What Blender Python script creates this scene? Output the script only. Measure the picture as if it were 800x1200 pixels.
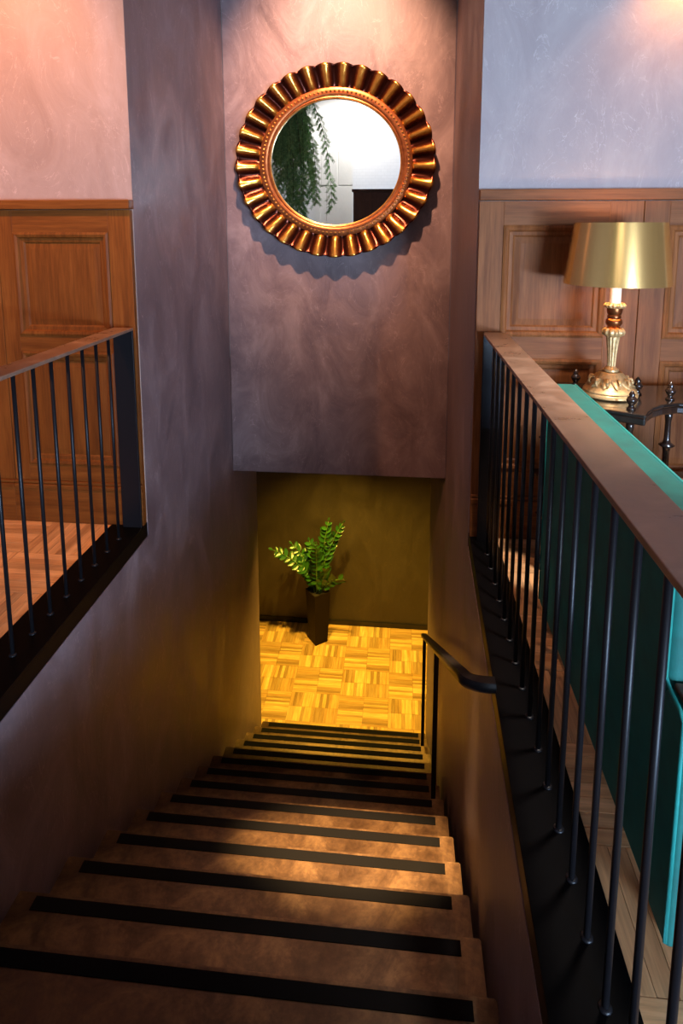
import bpy, bmesh, math, random
from mathutils import Vector, Matrix
random.seed(7)
for o in list(bpy.data.objects): bpy.data.objects.remove(o)
scene = bpy.context.scene
COL = scene.collection
PI = math.pi

# ------------------------------------------------------------------ camera
CAM_H = 1.45
F_PX, PP_Y = 736.2, 374.46
a, b = math.radians(8.3), math.radians(-5.465)
fw = Vector((math.sin(b) * math.cos(a), math.cos(b) * math.cos(a), -math.sin(a)))
rt = fw.cross(Vector((0, 0, 1))).normalized()
up = rt.cross(fw)
cam_d = bpy.data.cameras.new('camera')
cam = bpy.data.objects.new('camera', cam_d)
COL.objects.link(cam)
cam.matrix_world = Matrix(((rt.x, up.x, -fw.x, 0), (rt.y, up.y, -fw.y, 0), (rt.z, up.z, -fw.z, CAM_H), (0, 0, 0, 1)))
cam_d.sensor_fit = 'VERTICAL'
cam_d.sensor_height = 36.0
cam_d.lens = F_PX / 1200 * 36
cam_d.shift_y = -(600 - PP_Y) / 1200
cam_d.clip_start = 0.05
scene.camera = cam

# ------------------------------------------------------------------ world, exposure
scene.view_settings.view_transform = 'Standard'
scene.view_settings.look = 'None'
scene.view_settings.gamma = 1
scene.view_settings.use_curve_mapping = False
scene.view_settings.exposure = 0.0
w = bpy.data.worlds.new('world'); scene.world = w
w.use_nodes = True
w.node_tree.nodes['Background'].inputs[0].default_value = (0.75, 0.85, 1.0, 1)
w.node_tree.nodes['Background'].inputs[1].default_value = 0.2

# ------------------------------------------------------------------ lights
def area(name, loc, target, sx, sy, power, col):
    d = bpy.data.lights.new(name, 'AREA'); d.shape = 'RECTANGLE'; d.size = sx; d.size_y = sy
    d.energy = power; d.color = col
    o = bpy.data.objects.new(name, d); COL.objects.link(o); o.location = loc
    o.rotation_euler = (Vector(target) - Vector(loc)).to_track_quat('-Z', 'Y').to_euler()
    return o
def spot(name, loc, target, power, col, deg, blend=0.3, rad=0.03):
    d = bpy.data.lights.new(name, 'SPOT'); d.energy = power; d.color = col
    d.spot_size = math.radians(deg); d.spot_blend = blend; d.shadow_soft_size = rad
    o = bpy.data.objects.new(name, d); COL.objects.link(o); o.location = loc
    o.rotation_euler = (Vector(target) - Vector(loc)).to_track_quat('-Z', 'Y').to_euler()
    return o
DAY = (0.58, 0.76, 1.0)
WARM = (1.0, 0.55, 0.33)
AMBER = (1.0, 0.60, 0.07)
# daylight through the window of the rear wall, to the right behind the camera
area('window_daylight', (2.40, -4.72, 1.15), (1.6, 0.0, 1.15), 1.4, 1.7, 520, DAY)
area('window_daylight', (3.32, -3.45, 0.47), (-2, 1.2, 0.50), 1.5, 0.64, 680, (0.42, 0.64, 1.0))  # unseen low opening in the right wall, added to blue the left wall
# ceiling spots of the upper room, with added fill spots last (their fixtures are built below)
SPOTS = [
    ((-0.42, 2.70, 4.00), (-0.44, 4.355, 2.25), 1350, WARM, 50, 0.9),
    ((-0.45, 3.25, 4.05), (-0.45, 3.30, 0.0), 105, WARM, 47, 0.08),
    ((-2.10, 1.65, 3.20), (-1.95, 2.845, 1.7), 270, (1.0, 0.42, 0.17), 78, 0.7),
    ((1.20, 2.70, 2.58), (1.12, 2.889, 2.28), 22, (1.0, 0.38, 0.06), 90, 0.95),
    ((-0.14, 2.25, 3.55), (-0.16, 2.33, -1.10), 8500, (1.0, 0.62, 0.27), 15, 0.85),
    ((0.85, 1.75, 3.30), (0.88, 2.0, 0.0), 640, (1.0, 0.90, 0.82), 46, 1.0),  # added fill, stands in for daylight on the sofa top and rail
    ((-1.00, -3.20, 4.10), (-1.30, -4.6, 2.4), 230, (1.0, 0.95, 0.90), 110, 0.6),  # added to whiten the rear wall in the mirror
]
for p, t, e, c, dg, bl in SPOTS: spot('ceiling_spot_light', p, t, e, c, dg, bl, .10 if bl == 1.0 else .05 if bl == .9 else .03)
# recessed downlights of the lower hall
HALL_SPOTS = [((-0.75, 5.85, -0.42), (-0.75, 5.80, -3.0), 420, AMBER, 102, 0.8),
              ((0.05, 5.75, -0.42), (0.0, 5.70, -3.0), 260, AMBER, 102, 0.8)]
for p, t, e, c, dg, bl in HALL_SPOTS: spot('hall_downlight_light', p, t, e, c, dg, bl, 0.05)

# ------------------------------------------------------------------ mesh helpers
class MB:
    def __init__(s): s.v = []; s.f = []
    def add(s, vs, fs):
        n = len(s.v); s.v += [tuple(v) for v in vs]; s.f += [tuple(i + n for i in f) for f in fs]; return s
    def box(s, x0, x1, y0, y1, z0, z1):
        return s.add([(x0,y0,z0),(x1,y0,z0),(x1,y1,z0),(x0,y1,z0),(x0,y0,z1),(x1,y0,z1),(x1,y1,z1),(x0,y1,z1)],
                     [(0,3,2,1),(4,5,6,7),(0,1,5,4),(1,2,6,5),(2,3,7,6),(3,0,4,7)])
    def prism(s, pts, z0, z1):
        n = len(pts)
        ar = sum(pts[i][0]*pts[(i+1)%n][1]-pts[(i+1)%n][0]*pts[i][1] for i in range(n))
        if ar < 0: pts = pts[::-1]
        return s.add([(x,y,z0) for x,y in pts]+[(x,y,z1) for x,y in pts],
                     [tuple(range(n-1,-1,-1)), tuple(range(n,2*n))]+[(i,(i+1)%n,n+(i+1)%n,n+i) for i in range(n)])
    def lathe(s, prof, seg=24, c=(0,0,0), caps=True):
        n = len(prof); vs = []
        for r, z in prof:
            for i in range(seg):
                t = 2*PI*i/seg; vs.append((c[0]+r*math.cos(t), c[1]+r*math.sin(t), c[2]+z))
        fs = [(k*seg+i, k*seg+(i+1)%seg, (k+1)*seg+(i+1)%seg, (k+1)*seg+i) for k in range(n-1) for i in range(seg)]
        if caps: fs += [tuple(range(seg-1,-1,-1)), tuple(range((n-1)*seg, n*seg))]
        return s.add(vs, fs)
    def tube(s, pts, r, seg=8, caps=True, flat=None):
        pts = [Vector(p) for p in pts]; n = len(pts); vs = []
        rr = r if isinstance(r, (list, tuple)) else [r]*n
        ref = None
        for i, p in enumerate(pts):
            d = (pts[min(i+1,n-1)]-pts[max(i-1,0)]).normalized()
            if ref is None: ref = Vector((0,0,1)) if abs(d.z) < .9 else Vector((1,0,0))
            u = d.cross(ref).normalized(); v = u.cross(d); ref = v
            for k in range(seg):
                t = 2*PI*k/seg; vs.append(p+(u*math.cos(t)+v*math.sin(t)*(flat or 1))*rr[i])
        fs = [(i*seg+k, i*seg+(k+1)%seg, (i+1)*seg+(k+1)%seg, (i+1)*seg+k) for i in range(n-1) for k in range(seg)]
        if caps: fs += [tuple(range(seg-1,-1,-1)), tuple(range((n-1)*seg, n*seg))]
        return s.add(vs, fs)
    def rect_sweep(s, pts, wd, ht, upv=(0,0,1)):
        pts = [Vector(p) for p in pts]; n = len(pts); vs = []
        for i, p in enumerate(pts):
            d = (pts[min(i+1,n-1)]-pts[max(i-1,0)]).normalized()
            side = d.cross(Vector(upv)).normalized(); u = side.cross(d).normalized()
            c = .28
            for x, z in ((-1,-1+c*2),(-1+c,-1),(1-c,-1),(1,-1+c*2),(1,1-c*2),(1-c,1),(-1+c,1),(-1,1-c*2)):
                vs.append(p+side*x*wd/2+u*z*ht/2)
        k = 8
        fs = [(i*k+j, i*k+(j+1)%k, (i+1)*k+(j+1)%k, (i+1)*k+j) for i in range(n-1) for j in range(k)]
        fs += [tuple(range(k-1,-1,-1)), tuple(range((n-1)*k, n*k))]
        return s.add(vs, fs)
    def grid(s, rows):
        n = len(rows[0]); vs = [p for r in rows for p in r]
        return s.add(vs, [(i*n+j, i*n+j+1, (i+1)*n+j+1, (i+1)*n+j) for i in range(len(rows)-1) for j in range(n-1)])
    def mesh(s, name, mat, smooth=False):
        m = bpy.data.meshes.new(name); m.from_pydata(s.v, [], s.f); m.update()
        bm = bmesh.new(); bm.from_mesh(m); bmesh.ops.recalc_face_normals(bm, faces=bm.faces); bm.to_mesh(m); bm.free()
        m.materials.append(mat)
        if smooth: m.polygons.foreach_set('use_smooth', [True]*len(m.polygons))
        return m
    def build(s, name, mat, parent=None, smooth=False, bevel=0, loc=None):
        o = bpy.data.objects.new(name, s.mesh(name, mat, smooth)); COL.objects.link(o)
        if parent: o.parent = parent
        if loc: o.location = loc
        if bevel:
            md = o.modifiers.new('bevel', 'BEVEL'); md.width = bevel; md.segments = 2; md.limit_method = 'ANGLE'; md.angle_limit = math.radians(35)
            md.harden_normals = False
        if smooth:
            try: o.data.shade_smooth()
            except Exception: pass
        return o
def empty(name, loc=(0,0,0), rz=0, parent=None):
    o = bpy.data.objects.new(name, None); COL.objects.link(o); o.location = loc; o.rotation_euler = (0,0,rz)
    o.empty_display_size = .1
    if parent: o.parent = parent
    return o
def tag(o, label, cat, group=None):
    o['label'] = label; o['category'] = cat
    if group: o['group'] = group
    return o
def struct(o, label=None):
    o['kind'] = 'structure'
    if label: o['label'] = label
    return o
def inst(name, mesh, parent=None, loc=(0,0,0), rot=(0,0,0), scale=(1,1,1)):
    o = bpy.data.objects.new(name, mesh); COL.objects.link(o)
    if parent: o.parent = parent
    o.location = loc; o.rotation_euler = rot; o.scale = scale
    return o
def autosmooth(o, deg=40):
    m = o.data; m.polygons.foreach_set('use_smooth', [True]*len(m.polygons))
    bm = bmesh.new(); bm.from_mesh(m); lim = math.radians(deg)
    for e in bm.edges:
        if len(e.link_faces) == 2 and e.calc_face_angle(0) > lim: e.smooth = False
    bm.to_mesh(m); bm.free(); return o

# ------------------------------------------------------------------ materials
def nmat(name):
    m = bpy.data.materials.new(name); m.use_nodes = True
    nt = m.node_tree; return m, nt, nt.nodes, nt.links, nt.nodes['Principled BSDF']
def ramp(ns, stops, interp='LINEAR'):
    r = ns.new('ShaderNodeValToRGB'); r.color_ramp.interpolation = interp
    e = r.color_ramp.elements
    while len(e) > 1: e.remove(e[-1])
    e[0].position = stops[0][0]; e[0].color = tuple(stops[0][1])+(1,)
    for p, c in stops[1:]:
        k = e.new(p); k.color = tuple(c)+(1,)
    return r
def coords(ns, ls, scale=(1,1,1), kind='Object', rot=(0,0,0)):
    tc = ns.new('ShaderNodeTexCoord'); mp = ns.new('ShaderNodeMapping')
    mp.inputs['Scale'].default_value = scale; mp.inputs['Rotation'].default_value = rot
    ls.new(tc.outputs[kind], mp.inputs['Vector']); return mp.outputs[0]
def noise(ns, ls, vec, scale, detail=4, rough=.5, dist=0):
    n = ns.new('ShaderNodeTexNoise'); n.inputs['Scale'].default_value = scale; n.inputs['Detail'].default_value = detail
    n.inputs['Roughness'].default_value = rough; n.inputs['Distortion'].default_value = dist
    ls.new(vec, n.inputs['Vector']); return n
def bump(ns, ls, src, bsdf, strength=.2, dist=.01):
    b_ = ns.new('ShaderNodeBump'); b_.inputs['Strength'].default_value = strength; b_.inputs['Distance'].default_value = dist
    ls.new(src, b_.inputs['Height']); ls.new(b_.outputs[0], bsdf.inputs['Normal']); return b_
def mix(ns, ls, fac, c1, c2, mode='MIX'):
    m = ns.new('ShaderNodeMix'); m.data_type = 'RGBA'; m.blend_type = mode
    if isinstance(fac, (int, float)): m.inputs[0].default_value = fac
    else: ls.new(fac, m.inputs[0])
    for i, c in ((6, c1), (7, c2)):
        if isinstance(c, tuple): m.inputs[i].default_value = c+(1,)
        else: ls.new(c, m.inputs[i])
    return m.outputs[2]
def plain(name, col, rough=.5, metal=0, spec=None, coat=0):
    m, nt, ns, ls, p = nmat(name)
    p.inputs['Base Color'].default_value = tuple(col)+(1,); p.inputs['Roughness'].default_value = rough; p.inputs['Metallic'].default_value = metal
    if coat: p.inputs['Coat Weight'].default_value = coat; p.inputs['Coat Roughness'].default_value = .1
    v = coords(ns, ls); n = noise(ns, ls, v, 60, 3)
    bump(ns, ls, n.outputs[0], p, .05, .002)
    return m
def plaster(name, dark, mid, light, rough=.42):
    m, nt, ns, ls, p = nmat(name)
    v = coords(ns, ls, (1,1,.55))
    n1 = noise(ns, ls, v, 3.2, 9, .66, 1.1)
    c1 = ramp(ns, [(.28, dark), (.52, mid), (.75, light)]); ls.new(n1.outputs[0], c1.inputs[0])
    # thin curved trowel scratches
    n2 = noise(ns, ls, v, 5, 4, .6, 3.5)
    r2 = ramp(ns, [(.485, (0,0,0)), (.50, (1,1,1)), (.515, (0,0,0))]); ls.new(n2.outputs[0], r2.inputs[0])
    n3 = noise(ns, ls, v, 12, 6, .7)
    r3 = ramp(ns, [(.45, (0,0,0)), (.7, (1,1,1))]); ls.new(n3.outputs[0], r3.inputs[0])
    mm = ns.new('ShaderNodeMath'); mm.operation = 'MULTIPLY'; ls.new(r2.outputs[0], mm.inputs[0]); ls.new(r3.outputs[0], mm.inputs[1])
    m2 = ns.new('ShaderNodeMath'); m2.operation = 'MULTIPLY'; m2.inputs[1].default_value = .55; ls.new(mm.outputs[0], m2.inputs[0])
    c = mix(ns, ls, m2.outputs[0], c1.outputs[0], tuple(min(1, x*1.6) for x in light))
    ls.new(c, p.inputs['Base Color'])
    rr = ramp(ns, [(.3, (rough-.1,)*3), (.7, (rough+.14,)*3)]); ls.new(n1.outputs[0], rr.inputs[0]); ls.new(rr.outputs[0], p.inputs['Roughness'])
    add = ns.new('ShaderNodeMath'); add.operation = 'ADD'; ls.new(n1.outputs[0], add.inputs[0])
    s_ = ns.new('ShaderNodeMath'); s_.operation = 'MULTIPLY'; s_.inputs[1].default_value = .25; ls.new(n3.outputs[0], s_.inputs[0]); ls.new(s_.outputs[0], add.inputs[1])
    bump(ns, ls, add.outputs[0], p, .30, .014)
    return m
def wood(name, c_dark, c_mid, c_light, axis='Z', rough=.38, freq=26, island=False, var=.35, coat=0, spec=.5):
    m, nt, ns, ls, p = nmat(name)
    sc = {'X': (.06,1,1), 'Y': (1,.06,1), 'Z': (1,1,.06)}[axis]
    oi = ns.new('ShaderNodeObjectInfo')
    tc = ns.new('ShaderNodeTexCoord'); ad = ns.new('ShaderNodeVectorMath'); ad.operation = 'ADD'
    ls.new(tc.outputs['Object'], ad.inputs[0])
    rv = ns.new('ShaderNodeVectorMath'); rv.operation = 'SCALE'; rv.inputs[0].default_value = (7.3, 3.1, 5.7); ls.new(oi.outputs['Random'], rv.inputs['Scale'])
    ls.new(rv.outputs[0], ad.inputs[1])
    mp = ns.new('ShaderNodeMapping'); mp.inputs['Scale'].default_value = sc; ls.new(ad.outputs[0], mp.inputs[0])
    n1 = noise(ns, ls, mp.outputs[0], freq, 6, .65, .4); n2 = noise(ns, ls, mp.outputs[0], freq*5, 3, .6)
    r1 = ramp(ns, [(.28, c_dark), (.5, c_mid), (.74, c_light)]); ls.new(n1.outputs[0], r1.inputs[0])
    r2 = ramp(ns, [(.35, (.62,.6,.58)), (.6, (1,1,1))]); ls.new(n2.outputs[0], r2.inputs[0])
    c = mix(ns, ls, .55, r1.outputs[0], r2.outputs[0], 'MULTIPLY')
    if island: src = ns.new('ShaderNodeNewGeometry').outputs['Random Per Island']
    else: src = oi.outputs['Random']
    hv = ns.new('ShaderNodeHueSaturation'); mr = ns.new('ShaderNodeMapRange')
    mr.inputs['To Min'].default_value = 1-var; mr.inputs['To Max'].default_value = 1+var*.6
    ls.new(src, mr.inputs[0]); ls.new(mr.outputs[0], hv.inputs['Value']); ls.new(c, hv.inputs['Color'])
    ls.new(hv.outputs[0], p.inputs['Base Color']); p.inputs['Roughness'].default_value = rough; p.inputs['Specular IOR Level'].default_value = spec
    if coat: p.inputs['Coat Weight'].default_value = coat; p.inputs['Coat Roughness'].default_value = .15
    bump(ns, ls, n2.outputs[0], p, .08, .002)
    return m

M = {}
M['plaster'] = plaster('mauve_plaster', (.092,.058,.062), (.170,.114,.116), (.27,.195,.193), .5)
M['plaster_daylit'] = plaster('daylit_plaster', (.29,.225,.22), (.36,.29,.28), (.43,.36,.345), .6)  # lighter copy of the mauve plaster, daylight painted into its colour
M['plaster_warm_lit'] = plaster('warm_lit_plaster', (.29,.175,.135), (.37,.235,.185), (.45,.30,.245), .6)  # copy of the mauve plaster with warm lamp light painted into its colour
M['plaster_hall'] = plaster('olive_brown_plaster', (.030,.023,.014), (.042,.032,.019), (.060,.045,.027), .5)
M['white'] = plaster('white_paint', (.80,.80,.79), (.84,.84,.83), (.87,.87,.86), .6)
WL = ((.105,.027,.004), (.175,.048,.007), (.24,.073,.012))
WR = ((.15,.044,.012), (.25,.082,.024), (.33,.118,.038))
for ax in 'XZ':
    M['wl'+ax] = wood('brown_oak_'+ax, *WL, axis=ax, var=.14, rough=.5, spec=.15)
    M['wr'+ax] = wood('red_oak_'+ax, *WR, axis=ax, var=.12, rough=.5, spec=.12)
PQ = ((.46,.25,.06), (.70,.43,.14), (.84,.60,.25))
M['pqX'] = wood('mosaic_parquet_x', *PQ, axis='X', rough=.35, freq=30, island=True, var=.48)
M['pqY'] = wood('mosaic_parquet_y', *PQ, axis='Y', rough=.35, freq=30, island=True, var=.48)
UQ = ((.50,.24,.10), (.70,.38,.17), (.82,.50,.25))
M['uqX'] = wood('oak_parquet_x', *UQ, axis='X', rough=.33, freq=24, island=True, var=.3)
M['uqY'] = wood('oak_parquet_y', *UQ, axis='Y', rough=.33, freq=24, island=True, var=.3)
M['joint'] = plain('floor_joint', (.05,.025,.012), .8)
M['steel'] = plain('black_steel', (.006,.005,.006), .42, .0); M['steel'].node_tree.nodes['Principled BSDF'].inputs['Specular IOR Level'].default_value = .25
M['plate'] = plain('black_plate', (.0016,.0014,.0016), .42, .0); M['plate'].node_tree.nodes['Principled BSDF'].inputs['Specular IOR Level'].default_value = .06
M['skirt'] = plain('black_skirting', (.008,.007,.006), .4)
M['strip'] = plain('black_grip_strip', (.0014,.0011,.001), .9); M['strip'].node_tree.nodes['Principled BSDF'].inputs['Specular IOR Level'].default_value = .15
M['chrome'] = plain('chrome', (.6,.6,.62), .15, 1)
M['lampwhite'] = plain('candle_white', (.85,.82,.74), .5)
M['darkwood'] = wood('dark_cabinet_wood', (.03,.013,.006), (.055,.025,.011), (.085,.042,.018), axis='Z', var=.1)
M['tablewood'] = wood('dark_walnut', (.012,.006,.004), (.028,.013,.008), (.055,.024,.013), axis='Z', rough=.22, var=.1, coat=.6)
M['tabletop'] = wood('ebonised_top', (.008,.006,.005), (.014,.010,.008), (.022,.016,.013), axis='X', rough=.16, var=.1, coat=.8)
M['armwood'] = wood('red_mahogany', (.10,.022,.010), (.17,.042,.020), (.24,.065,.03), axis='X', rough=.3, var=.1, coat=.3)

def rail_mat():
    m, nt, ns, ls, p = nmat('bronzed_steel_rail')
    v = coords(ns, ls); n = noise(ns, ls, v, 9, 7, .65, .6)
    r = ramp(ns, [(.3, (.19,.105,.066)), (.55, (.29,.168,.112)), (.75, (.38,.24,.165))]); ls.new(n.outputs[0], r.inputs[0])
    ls.new(r.outputs[0], p.inputs['Base Color']); p.inputs['Metallic'].default_value = .35
    r2 = ramp(ns, [(.3, (.22,)*3), (.7, (.45,)*3)]); ls.new(n.outputs[0], r2.inputs[0]); ls.new(r2.outputs[0], p.inputs['Roughness'])
    bump(ns, ls, n.outputs[0], p, .06, .004); return m
M['rail'] = rail_mat()
def tread_mat():
    m, nt, ns, ls, p = nmat('worn_brown_steel_tread')
    v = coords(ns, ls); n = noise(ns, ls, v, 7, 9, .7, .8); n2 = noise(ns, ls, v, 45, 5, .7)
    r = ramp(ns, [(.30, (.034,.016,.006)), (.48, (.074,.037,.013)), (.62, (.125,.068,.025)), (.78, (.23,.135,.058))]); ls.new(n.outputs[0], r.inputs[0])
    r2 = ramp(ns, [(.35, (.55,.5,.45)), (.6, (1,1,1))]); ls.new(n2.outputs[0], r2.inputs[0])
    c = mix(ns, ls, .7, r.outputs[0], r2.outputs[0], 'MULTIPLY'); ls.new(c, p.inputs['Base Color'])
    p.inputs['Metallic'].default_value = .45
    r3 = ramp(ns, [(.3, (.28,)*3), (.7, (.50,)*3)]); ls.new(n.outputs[0], r3.inputs[0]); ls.new(r3.outputs[0], p.inputs['Roughness'])
    bump(ns, ls, n2.outputs[0], p, .12, .004); return m
M['tread'] = tread_mat()
def gold_mat(name, hi, lo, rough=.28, scale=30):
    m, nt, ns, ls, p = nmat(name)
    v = coords(ns, ls); n = noise(ns, ls, v, scale, 5, .6, .3)
    r = ramp(ns, [(.3, lo), (.62, hi)]); ls.new(n.outputs[0], r.inputs[0]); ls.new(r.outputs[0], p.inputs['Base Color'])
    p.inputs['Metallic'].default_value = .85; p.inputs['Roughness'].default_value = rough
    bump(ns, ls, n.outputs[0], p, .1, .003); return m
M['gold'] = gold_mat('antique_gold', (.75,.42,.10), (.42,.19,.04))
M['copper'] = gold_mat('copper_red_gilt', (.36,.115,.035), (.20,.052,.016), .34)
M['lampgold'] = gold_mat('pale_gilt', (.85,.54,.24), (.52,.28,.10), .42, 60); M['lampgold'].node_tree.nodes['Principled BSDF'].inputs['Metallic'].default_value = .5
def flute_mat():
    # gilding rubbed through to red bole in the hollows, darkened further as painted shade (object X runs across the flute)
    m, nt, ns, ls, p = nmat('rubbed_shaded_gilt_flute')
    tc = ns.new('ShaderNodeTexCoord'); sx = ns.new('ShaderNodeSeparateXYZ'); ls.new(tc.outputs['Object'], sx.inputs[0])
    ab = ns.new('ShaderNodeMath'); ab.operation = 'ABSOLUTE'; ls.new(sx.outputs[0], ab.inputs[0])
    dv = ns.new('ShaderNodeMath'); dv.operation = 'DIVIDE'; ls.new(ab.outputs[0], dv.inputs[0]); ls.new(sx.outputs[2], dv.inputs[1])
    n = noise(ns, ls, tc.outputs['Object'], 40, 4, .6); ml = ns.new('ShaderNodeMath'); ml.operation = 'MULTIPLY_ADD'
    ls.new(n.outputs[0], ml.inputs[0]); ml.inputs[1].default_value = .02; ls.new(dv.outputs[0], ml.inputs[2])
    r = ramp(ns, [(.0, (.80,.40,.07)), (.036, (.62,.27,.05)), (.050, (.22,.05,.016)), (.075, (.05,.011,.006))]); ls.new(ml.outputs[0], r.inputs[0])
    ls.new(r.outputs[0], p.inputs['Base Color']); p.inputs['Metallic'].default_value = .9; p.inputs['Roughness'].default_value = .25
    return m
M['flute'] = flute_mat()
def brass_mat():
    m, nt, ns, ls, p = nmat('brushed_brass_shade')
    v = coords(ns, ls, (1,1,1)); n = noise(ns, ls, v, 120, 2)
    p.inputs['Base Color'].default_value = (1.0,.64,.23,1); p.inputs['Metallic'].default_value = .9
    p.inputs['Roughness'].default_value = .20
    bump(ns, ls, n.outputs[0], p, .015, .001); return m
M['brass'] = brass_mat()
def velvet(name, col, sheen):
    m, nt, ns, ls, p = nmat(name)
    v = coords(ns, ls); n = noise(ns, ls, v, 14, 5, .6)
    r = ramp(ns, [(.3, tuple(c*.75 for c in col)), (.7, tuple(min(1,c*1.2) for c in col))]); ls.new(n.outputs[0], r.inputs[0])
    ls.new(r.outputs[0], p.inputs['Base Color']); p.inputs['Roughness'].default_value = .7
    p.inputs['Sheen Weight'].default_value = .12; p.inputs['Sheen Roughness'].default_value = .35; p.inputs['Sheen Tint'].default_value = tuple(sheen)+(1,)
    n2 = noise(ns, ls, v, 400, 2); bump(ns, ls, n2.outputs[0], p, .1, .002); return m
M['velvet'] = velvet('teal_velvet', (.001,.11,.090), (.05,.75,.65))
M['piping'] = velvet('teal_piping', (.004,.20,.17), (.1,.9,.85))
def mirror_mat():
    m, nt, ns, ls, p = nmat('mirror_silver')
    p.inputs['Base Color'].default_value = (.93,.94,.93,1); p.inputs['Metallic'].default_value = 1; p.inputs['Roughness'].default_value = 0.0; return m
M['mirror'] = mirror_mat()
def leaf_mat(name, c0, c1, rough=.28):
    m, nt, ns, ls, p = nmat(name)
    oi = ns.new('ShaderNodeObjectInfo'); g = ns.new('ShaderNodeNewGeometry')
    v = coords(ns, ls); n = noise(ns, ls, v, 20, 3)
    ad = ns.new('ShaderNodeMath'); ad.operation = 'ADD'; ls.new(oi.outputs['Random'], ad.inputs[0]); ls.new(g.outputs['Random Per Island'], ad.inputs[1])
    hf = ns.new('ShaderNodeMath'); hf.operation = 'MULTIPLY'; hf.inputs[1].default_value = .5; ls.new(ad.outputs[0], hf.inputs[0])
    r = ramp(ns, [(.15, c0), (.85, c1)]); ls.new(hf.outputs[0], r.inputs[0]); ls.new(r.outputs[0], p.inputs['Base Color'])
    p.inputs['Roughness'].default_value = rough
    bump(ns, ls, n.outputs[0], p, .05, .002); return m
M['leaf'] = leaf_mat('zz_leaf', (.004,.032,.008), (.038,.145,.020))
M['stem'] = plain('zz_stem', (.10,.22,.04), .4)
M['fir'] = leaf_mat('fir_needles', (.09,.26,.07), (.30,.56,.18), .5)
M['twig'] = plain('twig_bark', (.07,.045,.03), .8)
M['pot'] = plain('dark_brown_pot', (.010,.006,.004), .5); M['pot'].node_tree.nodes['Principled BSDF'].inputs['Specular IOR Level'].default_value = .12
M['soil'] = plain('potting_soil', (.012,.008,.005), .9)
def brick_mat():
    m, nt, ns, ls, p = nmat('white_painted_brick')
    v = coords(ns, ls, (1,1,1), rot=(PI/2,0,0))
    bt = ns.new('ShaderNodeTexBrick'); ls.new(v, bt.inputs['Vector'])
    for i, c in ((1,(.84,.84,.83,1)), (2,(.87,.87,.86,1)), (3,(.78,.78,.77,1))): bt.inputs[i].default_value = c
    bt.inputs['Scale'].default_value = 4; bt.inputs['Mortar Size'].default_value = .012
    ls.new(bt.outputs[0], p.inputs['Base Color']); p.inputs['Roughness'].default_value = .6
    bump(ns, ls, bt.outputs[1], p, -.5, .01); return m
M['brick'] = brick_mat()

# ------------------------------------------------------------------ dimensions (metres)
Y1L, Y1R, Y2, Y5, Y4 = 2.845, 2.889, 4.355, 5.076, 6.79
ZB, ZF, ZC = -0.335, -3.181, 4.3
RISE, GO, YN0 = .193, .283, 5.037
def step_y(k): return YN0-GO*k
def step_z(k): return ZF+RISE*(k+1)
ROOM_X, ROOM_Y0 = 3.2, -4.6

# ------------------------------------------------------------------ the setting
L_AB = [(-1.205,.72), (-1.24,Y1L)]
# stairwell left wall: below the floor, full height, beyond the mirror wall
mb = MB(); mb.prism([(-1.205,.72), (-1.24,Y1L), (-1.40,Y1L), (-1.40,.72)], ZF, -.07)
mb.prism([(-1.24,Y1L), (-1.225,Y2), (-1.40,Y2), (-1.40,Y1L)], ZF, ZC)
mb.prism([(-1.225,Y2), (-1.222,Y5), (-1.40,Y5), (-1.40,Y2)], ZF, ZB)
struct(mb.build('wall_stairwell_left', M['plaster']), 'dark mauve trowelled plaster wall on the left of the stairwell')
mb = MB(); mb.prism([(.280,.72), (.335,Y1R), (.50,Y1R), (.50,.72)], ZF, -.07)
mb.prism([(.335,Y1R), (.335,Y2), (.50,Y2), (.50,Y1R)], ZF, ZC)
mb.prism([(.335,Y2), (.268,Y5), (.50,Y5), (.50,Y2)], ZF, ZB)
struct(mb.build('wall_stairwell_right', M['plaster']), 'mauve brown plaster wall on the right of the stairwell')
mb = MB().box(-1.225, .335, Y2, Y2+.22, ZB, ZC)
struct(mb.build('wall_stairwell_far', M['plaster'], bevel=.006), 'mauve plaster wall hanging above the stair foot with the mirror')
struct(MB().box(-3.3, -1.40, Y1L, Y1L+.2, -.3, ZC).build('wall_far_left', M['plaster_warm_lit']), 'mauve plaster wall, coloured pink for warm lamp light, above the left wood panelling')
struct(MB().box(.50, 3.3, Y1R, Y1R+.2, -.3, ZC).build('wall_far_right', M['plaster_daylit']), 'mauve plaster wall, coloured lighter for daylight, above the right wood panelling')
# facing strips so that the room walls run up to the stairwell corner
struct(MB().box(-1.40, -1.2405, Y1L-.004, Y1L, 0, ZC).build('wall_far_left_return', M['plaster_warm_lit']))
struct(MB().box(.3355, .50, Y1R-.004, Y1R, 0, ZC).build('wall_far_right_return', M['plaster_daylit']))
struct(MB().box(-3.4, -3.2, ROOM_Y0, Y1L, -.3, ZC).build('wall_left', M['plaster']))
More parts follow.
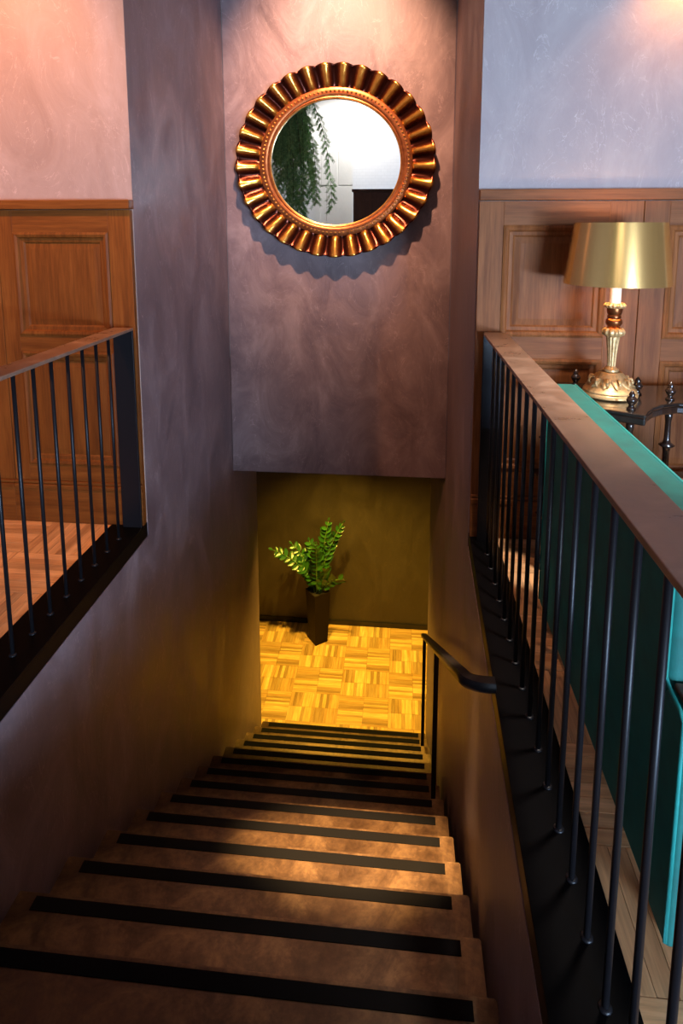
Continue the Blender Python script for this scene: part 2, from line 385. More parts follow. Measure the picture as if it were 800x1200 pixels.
# back wall (seen in the mirror) with shallow white panels
wb = struct(MB().box(-3.4, 1.7, ROOM_Y0-.2, ROOM_Y0, -.3, ZC).box(3.1, 3.4, ROOM_Y0-.2, ROOM_Y0, -.3, ZC).box(1.7, 3.1, ROOM_Y0-.2, ROOM_Y0, -.3, .3).box(1.7, 3.1, ROOM_Y0-.2, ROOM_Y0, 2.0, ZC).build('wall_back', M['white']), 'white painted rear wall seen in the mirror')
for (x0, x1, z0, z1) in ((-2.6,-1.72,.1,3.02), (-1.69,-1.36,2.33,3.02), (-1.33,-1.03,2.33,3.02), (-1.58,-1.03,.1,2.30)):
    MB().box(x0, x1, ROOM_Y0, ROOM_Y0+.022, z0, z1).build('panel', M['white'], wb, bevel=.006)
struct(MB().box(-1.02, 1.6, ROOM_Y0, ROOM_Y0+.25, 0, ZC).build('wall_back_brick', M['brick']), 'white painted brick chimney breast seen in the mirror')
struct(MB().box(3.2, 3.4, ROOM_Y0, -4.2, -.3, ZC).box(3.2, 3.4, -2.7, Y1R, -.3, ZC).box(3.2, 3.4, -4.2, -2.7, -.3, .15).box(3.2, 3.4, -4.2, -2.7, .80, ZC).build('wall_right', M['plaster']))
wn = struct(empty('added_low_window', (3.24, -3.45, .15)))  # low unseen window added to send blue daylight onto the left stairwell wall
MB().box(-.03,.03,-.75,-.70,0,.65).box(-.03,.03,.70,.75,0,.65).box(-.03,.03,-.75,.75,0,.04).box(-.03,.03,-.75,.75,.61,.65).box(-.02,.02,-.02,.02,0,.65).build('window_frame', M['white'], wn)
wn = struct(empty('window_1', (2.4, ROOM_Y0-.1, .3)))
MB().box(-.7,-.64,-.03,.03,0,1.7).box(.64,.7,-.03,.03,0,1.7).box(-.7,.7,-.03,.03,0,.06).box(-.7,.7,-.03,.03,1.64,1.7).box(-.02,.02,-.02,.02,0,1.7).build('window_frame', M['white'], wn)
struct(MB().box(-3.4, 3.4, ROOM_Y0-.2, Y2+.3, ZC, ZC+.15).build('ceiling', M['plaster']))
# upper floor around the stairwell
fl = MB()
fl.box(-3.4, -1.405, .72, Y1L, -.3, -.012); fl.box(.46, 3.4, .72, Y1R, -.3, -.012); fl.box(-3.4, 3.4, ROOM_Y0-.2, .72, -.3, -.012)
floor_up = struct(fl.build('floor', M['joint']), 'warm oak block parquet of the upper floor')
# lower hall
hall = MB(); hall.box(-3.2, 2.6, Y4, Y4+.15, ZF, 0)
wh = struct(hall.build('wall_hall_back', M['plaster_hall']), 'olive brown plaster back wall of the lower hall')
struct(MB().box(-3.2, 2.6, Y4-.014, Y4, ZF, ZF+.055).build('baseboard_hall', M['skirt']), 'thin black skirting at the foot of the hall wall')
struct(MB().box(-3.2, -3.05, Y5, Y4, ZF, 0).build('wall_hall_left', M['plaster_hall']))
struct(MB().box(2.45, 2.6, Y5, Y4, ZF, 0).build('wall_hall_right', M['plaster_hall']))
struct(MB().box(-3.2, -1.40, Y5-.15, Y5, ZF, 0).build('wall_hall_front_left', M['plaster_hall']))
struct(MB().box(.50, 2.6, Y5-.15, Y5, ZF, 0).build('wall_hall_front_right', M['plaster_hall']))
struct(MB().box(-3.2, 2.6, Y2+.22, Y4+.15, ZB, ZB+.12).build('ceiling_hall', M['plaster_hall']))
struct(MB().box(-1.40, .50, .55, .72, ZF, -.3).build('wall_stairwell_near', M['plaster']))
floor_low = struct(MB().box(-3.2, 2.6, .55, Y4+.1, ZF-.15, ZF-.012).build('floor_hall', M['joint']), 'honey coloured mosaic parquet of the lower hall')

def block_meshes(sx, sy, n, halves, mx, my, pre, gap=.0012):
    """one parquet block: strips along X and strips along Y, each strip its own raised island"""
    out = []
    for ax in 'XY':
        mb = MB(); L, Wd = (sx, sy) if ax == 'X' else (sy, sx)
        for hf in range(halves):
            for i in range(n):
                a0 = -L/2+L*hf/halves+gap; a1 = -L/2+L*(hf+1)/halves-gap
                c0 = -Wd/2+Wd*i/n+gap*.6; c1 = -Wd/2+Wd*(i+1)/n-gap*.6
                dz = random.uniform(-.0008, 0)
                if ax == 'X': mb.box(a0, a1, c0, c1, -.012, dz)
                else: mb.box(c0, c1, a0, a1, -.012, dz)
        out.append(mb.mesh(pre+ax, mx if ax == 'X' else my))
    return out
pbx, pby = block_meshes(.485, .372, 15, 2, M['pqX'], M['pqY'], 'hall_block')
for i in range(-4, 4):
    for j in range(5):
        cx = -.0725+.485*i+.2425; cy = 6.774-.372*(j+.5)
        if cy-.186 < 5.05: 
            if cy < 5.0: continue
        inst('parquet_block', pbx if (i+j) % 2 == 0 else pby, floor_low, (cx, cy, ZF))
ubx, uby = block_meshes(.30, .30, 7, 1, M['uqX'], M['uqY'], 'room_block')
for i in range(6):
    for j in range(8):
        inst('parquet_block', ubx if (i+j) % 2 == 1 else uby, floor_up, (-1.405-.15-.3*i, Y1L-.04-.15-.3*j, 0)) if i < 4 and j < 6 else None
        inst('parquet_block', ubx if (i+j) % 2 == 0 else uby, floor_up, (.46+.15+.3*i, Y1R-.04-.15-.3*j, 0)) if j < 7 else None

# ------------------------------------------------------------------ wood panelling
def ring(x0, x1, z0, z1, wd, y0, y1, mid):
    """mitred moulding frame facing -Y with a rounded step profile"""
    prof = [(0, y0), (0, y1+.004), (wd*.2, y1), (wd*.42, y1+.004), (wd*.55, mid), (wd*.85, mid+.002), (wd, y0)]
    rows = []
    for t, y in prof:
        rows.append([(x0+t,y,z0+t), (x1-t,y,z0+t), (x1-t,y,z1-t), (x0+t,y,z1-t), (x0+t,y,z0+t)])
    return MB().grid(rows)
def field(x0, x1, z0, z1, y, rise):
    c = .035
    return MB().add([(x0,y,z0),(x1,y,z0),(x1,y,z1),(x0,y,z1),(x0+c,y-rise,z0+c),(x1-c,y-rise,z0+c),(x1-c,y-rise,z1-c),(x0+c,y-rise,z1-c),
                     (x0,y+.01,z0),(x1,y+.01,z0),(x1,y+.01,z1),(x0,y+.01,z1)],
                    [(4,5,6,7),(0,1,5,4),(1,2,6,5),(2,3,7,6),(3,0,4,7),(0,8,9,1),(1,9,10,2),(2,10,11,3),(3,11,8,0),(8,11,10,9)])
def panel_unit(root, key, y, x0, x1, px0, px1, zu, zl, zs, ztop):
    """one panelled bay: zu, zl = upper and lower panel z ranges (outer moulding), zs = skirting top"""
    v, h = M[key+'Z'], M[key+'X']
    t = .028
    MB().box(x0+.0015, px0, y-t, y, 0, ztop).build('stile', v, root, bevel=.0015)
    MB().box(px1, x1-.0015, y-t, y, 0, ztop).build('stile', v, root, bevel=.0015)
    for z0, z1 in ((zs-.02, zl[0]), (zl[1], zu[0]), (zu[1], ztop)):
        MB().box(px0, px1, y-t, y, z0, z1).build('panel_rail', h, root, bevel=.001)
    for z0, z1 in (zl, zu):
        ring(px0, px1, z0, z1, .052, y-.012, y-t-.008, y-.022).build('moulding', v, root)
        field(px0+.045, px1-.045, z0+.045, z1-.045, y-.012, .004).build('panel', v, root)
    MB().box(px0, px1, y-.010, y, zl[0], zu[1]).build('backing_board', v, root)
    MB().box(x0, x1, y-t-.014, y-t+.002, 0, zs-.035).build('skirting', h, root, bevel=.002)
    MB().prism([(0,0)]*0 or [(x0, y-t-.020), (x1, y-t-.020), (x1, y-t), (x0, y-t)], zs-.035, zs-.012).box(x0, x1, y-t-.012, y-t, zs-.012, zs+.004).build('skirting_moulding', h, root, bevel=.004)
pl = struct(empty('trim_1', (0,0,0)), 'orange brown oak wall panelling behind the left railing')
for k in range(3):
    dx = -.655*k
    panel_unit(pl, 'wl', Y1L-.004, -1.897+dx, -1.242+dx, -1.818+dx, -1.352+dx, (.94,1.43), (.295,.865), .21, 1.532)
MB().box(-3.2, -1.236, Y1L-.055, Y1L, 1.535, 1.577).build('cap_rail', M['wlX'], pl, bevel=.003)
pr = struct(empty('trim_2', (0,0,0)), 'reddish oak wall panelling behind the brass lamp')
for k in range(3):
    dx = .70*k
    panel_unit(pr, 'wr', Y1R-.004, .337+dx, 1.037+dx, .445+dx, .895+dx, (.965,1.462), (.335,.865), .205, 1.566)
MB().box(.336, 3.2, Y1R-.055, Y1R, 1.57, 1.616).build('cap_rail', M['wrX'], pr, bevel=.003)

# ------------------------------------------------------------------ staircase
st = tag(empty('staircase', (0, YN0, ZF)), 'dark brown steel staircase with black grip strips going down to the hall', 'staircase')
SL, SR = -1.2035, .265
tread_m = MB().box(SL, SR, -GO-.02, 0, -.035, 0).mesh('step', M['tread'])
bm = bmesh.new(); bm.from_mesh(tread_m); bmesh.ops.bevel(bm, geom=bm.edges[:], offset=.004, segments=2, affect='EDGES'); bm.to_mesh(tread_m); bm.free()
riser_m = MB().box(SL+.004, SR-.004, -.024, -.012, -RISE, -.034).mesh('riser', M['tread'])
strip_m = MB().box(SL+.066, SR-.062, -.056, -.014, -.001, .0022).mesh('grip_strip', M['strip'])
for k in range(16):
    s = inst('step', tread_m, st, (0, step_y(k)-YN0, step_z(k)-ZF))
    inst('riser', riser_m, s); inst('grip_strip', strip_m, s)
struct(MB().box(-1.205, .28, -.3, .72, -.25, -.0).build('floor_landing', M['uqX']), 'parquet landing at the head of the stairs')

# ------------------------------------------------------------------ railings
def railing(name, label, xr0, xr1, xb, xc0, xc1, y_end, ys_bal, y_near, face, y_wall):
    root = tag(empty(name, ((xr0+xr1)/2, (y_end+y_near)/2, 0)), label, 'railing', 'black steel stair railings')
    cx, cy = (xr0+xr1)/2, (y_end+y_near)/2
    hw = (xr1-xr0)/2
    MB().box(-hw, hw, y_near-cy, y_end-cy+.012, .976, .99).build('top_rail', M['rail'], root, bevel=.002)
    MB().box(-hw, hw, y_end-cy, y_end-cy+.012, .004, .976).build('end_plate', M['steel'], root, bevel=.0015)
    MB().box(-hw, hw, y_near-cy, y_near-cy+.012, .004, .976).build('end_plate', M['steel'], root, bevel=.0015)
    bp = MB().prism([(xc0[0]-cx, y_near-cy), (xc0[1]-cx, y_wall-cy), (xc1-cx, y_wall-cy), (xc1-cx, y_near-cy)], -.010, .004)
    bp.build('base_plate', M['plate'], root, bevel=.0015)
    s = .006*face
    MB().prism([(xc0[0]-cx, y_near-cy), (xc0[1]-cx, y_wall-cy), (xc0[1]+s-cx, y_wall-cy), (xc0[0]+s-cx, y_near-cy)], -.072, -.010).build('fascia', M['plate'], root)
    bar = MB().lathe([(.0070, .004), (.0070, .976)], 12).mesh('baluster', M['steel'], True)
    ft = MB().lathe([(.013, .004), (.013, .007), (.009, .010)], 12).mesh('weld_collar', M['steel'], True)
    for y in ys_bal:
        bo = inst('baluster', bar, root, (xb-cx, y-cy, 0)); inst('weld_collar', ft, bo)
    return root
railing('stair_railing', 'black steel railing on the left, in front of the orange brown panelling', -1.337, -1.242, -1.305, (-1.208,-1.243), -1.405, 2.775,
        [2.66-.1165*i for i in range(15)], .75, -1, Y1L-.005)
railing('stair_railing', 'black steel railing on the right, beside the green velvet sofa', .366, .466, .398, (.274,.338), .462, 2.80,
        [2.68-.1185*i for i in range(19)], .42, 1, Y1R-.005)

# stair handrail on the right wall
hr = tag(empty('handrail', (.22, 4.6, step_z(1))), 'sloping black handrail on two posts by the right stairwell wall', 'handrail')
HX = .22
def hz(y): return -1.795+(4.673-y)*.645
pts = [(HX, 4.70, hz(4.70))]+[(HX, y, hz(y)) for y in (4.2, 3.5, 2.8, 2.2, 1.86)]
for t in range(1, 7):
    an = t/6*PI/2; pts.append((HX+.06*(1-math.cos(an)), 1.86-.075*math.sin(an), hz(1.86)+.04*math.sin(an)))
pts.append((.303, pts[-1][1], pts[-1][2]))
o = MB().rect_sweep([Vector(p)-Vector(hr.location) for p in pts], .046, .034).build('grip_bar', M['steel'], hr); autosmooth(o, 50)
for y, k in ((4.60, 1), (3.20, 6)):
    z0 = step_z(k); zt = hz(y)-.018
    MB().box(-.013, .013, y-4.6-.013, y-4.6+.013, z0-step_z(1), zt-step_z(1)).build('post', M['steel'], hr, bevel=.002)
    MB().box(-.03, .03, y-4.6-.03, y-4.6+.03, z0-step_z(1), z0-step_z(1)+.005).build('foot_plate', M['steel'], hr)

# ------------------------------------------------------------------ mirror
mr = tag(empty('wall_mirror', (-.457, Y2, 1.885)), 'round mirror in a fluted antique gold sunburst frame', 'mirror')
mr.scale = (1.0, 1.0, .945)
RG, RO = .445, .672           # glass radius, outer radius (x)
def disc_lathe(prof, seg=96):  # profile in (radius, depth toward the room)
    rows = []
    for r, d in prof: rows.append([(r*math.sin(2*PI*i/seg), -d, r*math.cos(2*PI*i/seg)) for i in range(seg+1)])
    return MB().grid(rows)
def closed_ring(prof, seg=96): return disc_lathe(prof+[prof[0]], seg)
MB().add([(RG*1.03*math.sin(2*PI*i/96), -.022, RG*1.03*math.cos(2*PI*i/96)) for i in range(96)], [tuple(range(96))]).add(
    [(RG*1.03*math.sin(2*PI*i/96), -.018, RG*1.03*math.cos(2*PI*i/96)) for i in range(96)], [tuple(range(95,-1,-1))]).build('glass', M['mirror'], mr)
closed_ring([(.0, .0), (RO-.03, .0), (RO-.03, .014), (.0, .014)]).build('back_board', M['copper'], mr)
o = closed_ring([(RG-.004, .016), (RG-.004, .030), (RG+.006, .036), (RG+.014, .034), (RG+.022, .040), (RG+.034, .040), (RG+.040, .034), (RG+.040, .016)]).build('inner_band', M['copper'], mr); autosmooth(o)
o = closed_ring([(RG-.006, .020), (RG-.006, .031), (RG-.001, .034), (RG+.003, .031), (RG+.003, .020)]).build('gilt_lip', M['gold'], mr); autosmooth(o)
o = closed_ring([(RG+.038, .014), (RG+.038, .036), (RG+.062, .036), (RG+.075, .030), (RG+.075, .014)]).build('bead_bed', M['copper'], mr); autosmooth(o)
beads = MB(); NB = 110
for i in range(NB):
    t = 2*PI*i/NB; r = RG+.050; c = (r*math.sin(t), -.037, r*math.cos(t)); q = .0085
    beads.add([(c[0]+q,c[1],c[2]),(c[0]-q,c[1],c[2]),(c[0],c[1]-q,c[2]),(c[0],c[1]+q,c[2]),(c[0],c[1],c[2]+q),(c[0],c[1],c[2]-q),
               (c[0]+q*.7,c[1]-q*.7,c[2]),(c[0]-q*.7,c[1]-q*.7,c[2]),(c[0],c[1]-q*.7,c[2]+q*.7),(c[0],c[1]-q*.7,c[2]-q*.7)],
              [(2,6,8),(2,8,7),(2,7,9),(2,9,6),(6,0,4,8),(7,8,4,1),(9,7,1,5),(6,9,5,0)])
o = beads.build('bead_ring', M['gold'], mr); o['kind'] = 'stuff'
# fluted petals: each flute is a half round ridge that lifts towards the outer edge, with a hollow at either side
NF = 33
def flute_mesh():
    mb = MB(); rows = []; hw = PI/NF
    NR, NT = 10, 17
    r0, r1 = RG+.066, RO
    for i in range(NR+1):
        f = i/NR; r = r0+(r1-r0)*f; row = []
        for j in range(NT):
            u = -1+2*j/(NT-1)
            ridge = .5+.5*math.cos(u*PI)
            ends = min(1, (f/.16))**.5
            base = .020+.064*f**1.1
            d = base+(.030*ends*(1-.45*max(0, (f-.6)/.4)))*(ridge-.30)
            rr = r
            if i == NR: rr = r-.011*(abs(u)**2.2)
            elif i == NR-1: rr = r-.004*(abs(u)**2.2)
            if i == 0: d = max(.02, base-.006)
            row.append((rr*math.tan(u*hw)*math.cos(u*hw), -d, rr*math.cos(u*hw)))
        rows.append(row)
    # outer lip folding back to the wall
    last = rows[-1]
    rows.append([(p[0]*.998, p[1]+.012, p[2]-.001) for p in last])
    rows.append([(p[0]*.96, -.012, p[2]-.022) for p in last])
    mb.grid(rows)
    return mb.mesh('flute', M['flute'], True)
fm = flute_mesh()
for i in range(NF):
    inst('flute', fm, mr, (0,0,0), (0, 2*PI*(i+.5)/NF, 0))

# ------------------------------------------------------------------ sofa
sf = tag(empty('sofa', (.9, 1.7, 0)), 'teal green velvet sofa with its back to the right railing', 'sofa')
def sbox(name, x0, x1, y0, y1, z0, z1, mat, bev=.02, parent=sf):
    o = MB().box(x0-.9, x1-.9, y0-1.7, y1-1.7, z0, z1).build(name, mat, parent)
    md = o.modifiers.new('bevel', 'BEVEL'); md.width = bev; md.segments = 4; o.data.polygons.foreach_set('use_smooth', [True]*6)
    wn = o.modifiers.new('wn', 'WEIGHTED_NORMAL'); wn.keep_sharp = True
    return o
sbox('backrest', .532, .632, 1.19, 2.27, .045, .90, M['velvet'], .026)
sbox('seat_base', .60, 1.28, 1.185, 2.25, .06, .28, M['velvet'], .015)
sbox('seat_cushion', .63, 1.30, 1.20, 2.18, .28, .45, M['velvet'], .04)
sbox('armrest', .532, 1.28, 1.10, 1.192, .045, .545, M['velvet'], .012)
sbox('armrest', .632, 1.28, 2.18, 2.27, .045, .545, M['velvet'], .012)
sbox('arm_cap', .548, 1.28, 1.108, 1.186, .545, .560, M['armwood'], .005)
sbox('arm_cap', .64, 1.28, 2.186, 2.262, .545, .560, M['armwood'], .005)
def pip(pts): MB().tube([(x-.9, y-1.7, z) for x, y, z in pts], .0045, 8).build('piping', M['piping'], sf, smooth=True)
pip([(.536,1.194,.88), (.535,1.192,.565), (.535,1.17,.555), (.534,1.12,.549), (.533,1.103,.54), (.533,1.102,.06)])
pip([(.536,2.262,.88), (.536,2.266,.06)])
pip([(.540,1.2,.893), (.540,2.26,.893)])
pip([(.624,1.2,.893), (.624,2.26,.893)])
for x, y in ((.58,1.16), (1.22,1.16), (.58,2.2), (1.22,2.2)):
    MB().lathe([(.018,0), (.024,.05)], 12, (x-.9, y-1.7, 0)).build('foot', M['tablewood'], sf, smooth=True)

# ------------------------------------------------------------------ etagere side table
TZ = .77
tb = tag(empty('side_table', (.90, 2.60, 0)), 'dark tiered side table with turned posts and finials carrying the brass lamp', 'table')
def tl(x, y): return (x-.90, y-2.60)
outline = [(.565,2.53), (.60,2.49), (.70,2.43), (.80,2.375), (.897,2.32), (.925,2.375), (.965,2.43), (1.02,2.475), (1.09,2.505), (1.17,2.50), (1.24,2.47), (1.30,2.42),
           (1.40,2.47), (1.43,2.56), (1.41,2.66), (1.44,2.78), (1.30,2.82), (1.10,2.79), (.90,2.79), (.70,2.82), (.57,2.78), (.585,2.65)]
def slab(z0, z1, sc, name, mat):
    cx, cy = .98, 2.6
    pts = [tl(cx+(x-cx)*sc, cy+(y-cy)*sc) for x, y in outline]
    return MB().prism(pts, z0, z1).build(name, mat, tb, bevel=.006)
slab(TZ-.016, TZ, 1.0, 'table_top', M['tabletop'])
slab(TZ-.045, TZ-.016, .965, 'apron', M['tablewood'])
slab(.36, .378, .95, 'shelf', M['tabletop'])
POSTS = [(.612,2.60), (.872,2.40), (1.075,2.555), (.975,2.63), (.76,2.755), (1.35,2.50), (1.36,2.74)]
post_m = MB().lathe([(.013,.06), (.010,.075), (.012,.09), (.016,.11), (.013,.15), (.0125,.22), (.014,.235), (.030,.247), (.014,.260), (.012,.28), (.0115,.35), (.0115,.38), (.013,.48), (.0125,.555),
                     (.015,.57), (.031,.582), (.015,.594), (.012,.61), (.0115,.68), (.015,.70), (.015,TZ-.045)], 16).mesh('post', M['tablewood'], True)
fin_m = MB().lathe([(.016,0), (.018,.004), (.012,.010), (.009,.016), (.015,.024), (.020,.034), (.020,.040), (.015,.047), (.010,.052), (.012,.057), (.009,.064), (.003,.072), (.0005,.074)], 16).mesh('finial', M['tablewood'], True)
foot_m = MB().lathe([(.010,0), (.020,.008), (.026,.022), (.024,.038), (.015,.050), (.013,.06)], 16).mesh('bun_foot', M['tablewood'], True)
for i, (x, y) in enumerate(POSTS):
    lx, ly = tl(x, y)
    if i not in (3,):
        inst('post', post_m, tb, (lx, ly, 0)); inst('bun_foot', foot_m, tb, (lx, ly, 0))
    inst('finial', fin_m, tb, (lx, ly, TZ))

# ------------------------------------------------------------------ table lamp
lp = tag(empty('table_lamp', (.855, 2.60, TZ)), 'gilt table lamp with a brass drum shade on the dark side table', 'lamp')
o = MB().lathe([(.100,0), (.108,.006), (.108,.014), (.102,.020), (.104,.026), (.100,.032), (.088,.040), (.078,.050), (.072,.060), (.060,.074), (.046,.086), (.034,.094), (.026,.100)], 40).build('base', M['lampgold'], lp); autosmooth(o, 50)
# carved acanthus leaves round the foot
leaf = MB(); rows = []
for i in range(9):
    f = i/8; z = .045+.055*f; r = .084-.052*f; wdt = .020*math.sin(PI*min(1, .12+.88*(1-f)))**.7+.002
    rows.append([(u*wdt, -(r+.010*(1-u*u)+.003*math.cos(u*9)), z) for u in (-1,-.66,-.33,0,.33,.66,1)])
leaf.grid(rows); lm = leaf.mesh('carved_leaf', M['lampgold'], True)
for i in range(11): inst('carved_leaf', lm, lp, (0,0,0), (0,0,2*PI*i/11))
curl = MB().tube([(.072+.012*math.cos(t*1.05), 0, .062+.016*math.sin(t*1.05)) for t in range(8)], .006, 8).mesh('carved_scroll', M['lampgold'], True)
for i in range(11): inst('carved_scroll', curl, lp, (0,0,0), (0,0,2*PI*(i+.5)/11))
stem = MB(); seg = 48; prof = [(.024,.098), (.030,.104), (.030,.110), (.023,.116), (.016,.124), (.0175,.16), (.021,.20), (.026,.240), (.024,.250)]
rows = []
for r, z in prof:
    rows.append([((r*(1-.10*(math.cos(12*2*PI*i/seg) > 0)*(.12 < z < .245)))*math.cos(2*PI*i/seg), (r*(1-.10*(math.cos(12*2*PI*i/seg) > 0)*(.12 < z < .245)))*math.sin(2*PI*i/seg), z) for i in range(seg+1)])
o = stem.grid(rows).build('fluted_stem', M['lampgold'], lp); autosmooth(o, 30)
def scallop(z, r, h, n=12):
    rows = []
    for f, k in ((0,.62), (.25,.92), (.6,1.0), (1,.80)):
        rows.append([((r*k*(1+.07*math.cos(n*2*PI*i/72)))*math.cos(2*PI*i/72), (r*k*(1+.07*math.cos(n*2*PI*i/72)))*math.sin(2*PI*i/72), z+h*f) for i in range(73)])
    rows.append([(.005*math.cos(2*PI*i/72), .005*math.sin(2*PI*i/72), z+h) for i in range(73)])
    return MB().grid(rows)
o = scallop(.246, .044, .034).build('scalloped_collar', M['lampgold'], lp); autosmooth(o, 60)
o = MB().lathe([(.028,.278), (.022,.285), (.027,.292), (.032,.302), (.031,.314), (.024,.320), (.027,.326), (.024,.334), (.028,.340), (.030,.352), (.030,.362)], 32).build('turned_neck', M['copper'], lp); autosmooth(o, 50)
o = scallop(.360, .042, .022, 16).build('drip_pan', M['lampgold'], lp); autosmooth(o, 60)
o = MB().lathe([(.021,.380), (.021,.500)], 24).build('candle_sleeve', M['lampwhite'], lp); autosmooth(o)
sh = MB(); rows = []
for r, z in ((.203,.459), (.1725,.700), (.1700,.700), (.2005,.459), (.203,.459)): rows.append([(r*math.cos(2*PI*i/64), r*math.sin(2*PI*i/64), z) for i in range(65)])
o = sh.grid(rows).build('lamp_shade', M['brass'], lp); autosmooth(o, 40)
MB().tube([(-.185,0,.60), (.185,0,.60)], .002, 6).tube([(0,-.185,.60), (0,.185,.60)], .002, 6).build('shade_carrier', M['lampgold'], lp)
def emit_mat(name, col, s):
    m, nt, ns, ls, p = nmat(name); p.inputs['Emission Color'].default_value = tuple(col)+(1,); p.inputs['Emission Strength'].default_value = s; return m
o = MB().lathe([(.012,.50), (.020,.52), (.026,.545), (.022,.575), (.008,.595), (.001,.60)], 20).build('bulb', emit_mat('warm_bulb', (1,.75,.45), 4), lp); autosmooth(o, 60)
pd = bpy.data.lights.new('table_lamp_light', 'POINT'); pd.energy = 3; pd.color = (1,.72,.42); pd.shadow_soft_size = .03
po = bpy.data.objects.new('table_lamp_light', pd); COL.objects.link(po); po.location = (.855, 2.60, TZ+.63)

# ------------------------------------------------------------------ potted plant in the hall
pp = tag(empty('potted_plant', (-.885, 6.48, ZF), math.radians(38)), 'green feather leaved houseplant in a tall dark tapered pot', 'plant')
def tap(s0, s1, z0, z1): return [(-s0,-s0,z0),(s0,-s0,z0),(s0,s0,z0),(-s0,s0,z0),(-s1,-s1,z1),(s1,-s1,z1),(s1,s1,z1),(-s1,s1,z1)]
PH = .615
potm = MB().add(tap(.078,.104,0,PH)+tap(.096,.096,PH-.03,PH)[0:8], [(0,3,2,1),(0,1,5,4),(1,2,6,5),(2,3,7,6),(3,0,4,7),(4,5,13,12),(5,6,14,13),(6,7,15,14),(7,4,12,15),(12,13,9,8),(13,14,10,9),(14,15,11,10),(15,12,8,11)])
potm.build('pot', M['pot'], pp, bevel=.004)
MB().box(-.096,.096,-.096,.096,PH-.05,PH-.03).build('soil', M['soil'], pp)
def leaflet():
    rows = []
    for i in range(6):
        f = i/5; wdt = .024*math.sin(PI*min(1, f*.93+.05))**.75
        rows.append([(-wdt, f*.086, .005-.012*f*f), (0, f*.086, -.003-.012*f*f), (wdt, f*.086, .004-.010*f*f)])
    return MB().grid(rows).mesh('leaflet', M['leaf'], True)
lfm = leaflet()
STEMS = [(-.50,-.05,.48,13), (.12,.0,.82,15), (.27,.08,.76,14), (.0,-.16,.62,12), (.30,-.06,.18,6), (-.10,.04,.56,11), (-.30,.06,.50,10), (.12,-.14,.34,7), (.17,.06,.52,10), (-.16,-.10,.34,8)]
rzi = Matrix.Rotation(-math.radians(38), 3, 'Z')
for (dx, dy, dz, n) in STEMS:
    b0 = Vector((random.uniform(-.03,.03), random.uniform(-.03,.03), PH-.035))
    tip = rzi @ Vector((dx, dy, 0))+Vector((0,0,PH+dz)); ctrl = b0.lerp(tip, .55)+Vector((-(rzi@Vector((dx,dy,0)))*.25))+Vector((0,0,.10*abs(dx)+.04))
    P = []
    for i in range(n+1):
        t = i/n; P.append((1-t)**2*b0+2*t*(1-t)*ctrl+t*t*tip)
    so = MB().tube([tuple(p) for p in P], [.0085-.006*i/n for i in range(n+1)], 6).build('stem', M['stem'], pp, smooth=True)
    side0 = (tip-b0).cross(Vector((random.uniform(-.3,.3), -1, .4))).normalized()
    for i in range(int(n*.22), n+1):
        d = (P[min(i+1,n)]-P[i-1]).normalized()
        s0 = (side0-d*side0.dot(d)).normalized()
        for sg in (-1, 1) if i < n else (0,):
            ax = (d*random.uniform(.55,.95)+s0*sg*.85+Vector((random.uniform(-.25,.25),random.uniform(-.25,.25),random.uniform(-.2,.2)))).normalized() if sg else d
            nrm = ax.cross(d if sg else s0).normalized()
            if sg < 0: nrm = -nrm
            nrm = (nrm+Vector((0,0,.35))).normalized(); xs = ax.cross(nrm).normalized(); nrm = xs.cross(ax)
            f = i/n; k = (.72+.5*math.sin(PI*f))*random.uniform(.88,1.12)*(1 if f < .92 else .75)
            mat = Matrix((xs, ax, nrm)).transposed().to_4x4()
            o = inst('leaflet', lfm, so); o.matrix_local = Matrix.Translation(P[i]) @ mat @ Matrix.Scale(k, 4)

# ------------------------------------------------------------------ things behind the camera, seen in the mirror
cb = tag(empty('wardrobe', (-.2, -3.2, 0)), 'tall dark wood cabinet reflected in the lower right of the mirror', 'cabinet')
MB().box(-.70,.70,-.28,.20,.04,2.10).build('body', M['darkwood'], cb, bevel=.004)
MB().box(-.725,.725,-.30,.225,2.10,2.15).build('cornice', M['darkwood'], cb, bevel=.008)
for s in (-1, 1):
    x0, x1 = (-.68,-.006) if s < 0 else (.006,.68)
    dr = MB().box(x0, x1, .20, .222, .12, 2.08).build('door', M['darkwood'], cb, bevel=.003)
    for z0, z1 in ((.22,1.02), (1.14,1.98)):
        rg = MB()
        rg.box(x0+.09, x1-.09, .222, .230, z0, z0+.03); rg.box(x0+.09, x1-.09, .222, .230, z1-.03, z1); rg.box(x0+.09, x0+.12, .222, .230, z0, z1); rg.box(x1-.12, x1-.09, .222, .230, z0, z1)
        rg.build('door_moulding', M['darkwood'], dr)
    MB().lathe([(.006,0), (.014,.01), (.012,.02), (.002,.026)], 12).build('knob', M['lampgold'], dr, loc=(s*.04, .235, 1.05)).rotation_euler = (-PI/2,0,0)
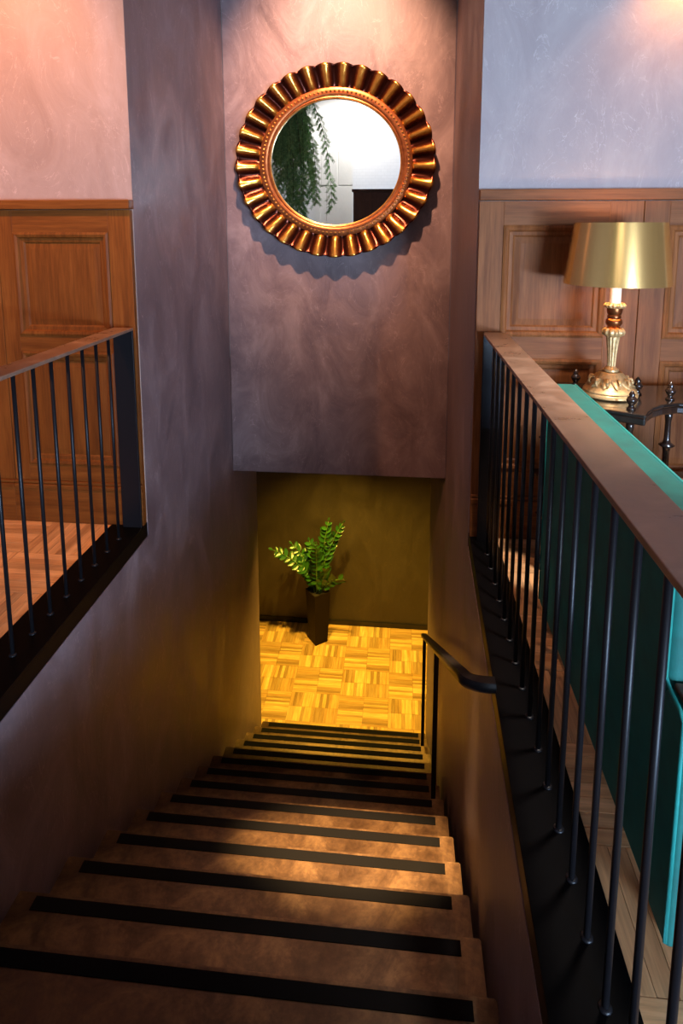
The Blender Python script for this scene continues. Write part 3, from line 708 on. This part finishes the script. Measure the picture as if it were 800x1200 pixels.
# hanging greenery
gr = tag(empty('hanging_greenery', (-2.05, -3.0, 3.95)), 'bundle of drooping evergreen branches reflected in the left of the mirror', 'plant')
MB().tube([(0,0,.35), (0,0,-.1)], .004, 6).build('hanging_cord', M['twig'], gr)
MB().tube([(-.35,0,-.06), (0,0,-.1), (.35,0,-.06)], .018, 8).build('hanging_bar', M['twig'], gr)
for bi in range(32):
    x0 = random.uniform(-.34,.30); spread = random.uniform(-.25,.42)+x0*.4
    L = random.uniform(.9,2.35); yo = random.uniform(-.2,.2)
    n = 20; P = []
    for i in range(n+1):
        t = i/n; P.append(Vector((x0+spread*(1-(1-t)**2), yo*t, -.08-L*(t**1.25))))
    br = MB().tube([tuple(p) for p in P], [.008-.0055*i/n for i in range(n+1)], 5).build('branch', M['twig'], gr)
    nd = MB()
    for i in range(2, n+1):
        d = (P[i]-P[i-1]).normalized()
        for q in range(3):
            sd = Vector((random.choice((-1,1))*random.uniform(.4,1), random.uniform(-1,1)*.8, 0)).normalized()
            tw = (d*.8+sd*.8+Vector((0,0,-.35))).normalized(); ln = random.uniform(.10,.20)
            for h in range(9):
                c = P[i]+tw*ln*(h/8)
                for g in (-1, 1):
                    s2 = (tw.cross(Vector((0,1,.2)))*g*.8+tw*.7+Vector((0,random.uniform(-.5,.5),0))).normalized()
                    wv = tw.cross(s2).normalized().cross(s2)*.0062
                    e = c+s2*random.uniform(.035,.060)
                    nd.add([c-wv, c+wv, e], [(0,1,2)])
    o = nd.build('needles', M['fir'], br); o['kind'] = 'stuff'

# ------------------------------------------------------------------ spot fixtures
SPOT_AIM = ['aimed at the round gilt mirror', 'pointing straight down above the stair foot', 'aimed at the warm-tinted wall over the left panelling', 'close to the lightened wall above the brass lamp',
            'pointing down at the middle of the stairs', 'added as unseen fill above the green sofa and side table', 'added unseen to brighten the white rear wall']
for i, (p, t, e, c, dg, bl) in enumerate(SPOTS):
    d = (Vector(t)-Vector(p)).normalized()
    r = tag(empty('ceiling_spotlight', p), 'small black ceiling spotlight '+SPOT_AIM[i], 'spotlight', 'ceiling spotlights')
    q = (-d).to_track_quat('Z', 'Y')
    o = MB().lathe([(.040,.012), (.045,.012), (.045,.15), (.030,.17), (.004,.172)], 20, caps=False).build('can', M['steel'], r); o.rotation_euler = q.to_euler()
    back = -d*.12
    MB().tube([(back.x, back.y, back.z), (back.x, back.y, ZC-p[2])], .008, 8).build('stem', M['steel'], r)
for i, (p, t, e, c, dg, bl) in enumerate(HALL_SPOTS):
    r = tag(empty('recessed_downlight', (p[0], p[1], ZB)), 'small recessed downlight in the lower hall ceiling '+('over the potted plant', 'near the handrail foot')[i], 'downlight', 'hall downlights')
    MB().lathe([(.055,-.004), (.070,-.004), (.072,0), (.055,0), (.055,-.004)], 24, caps=False).build('bezel', M['chrome'], r)
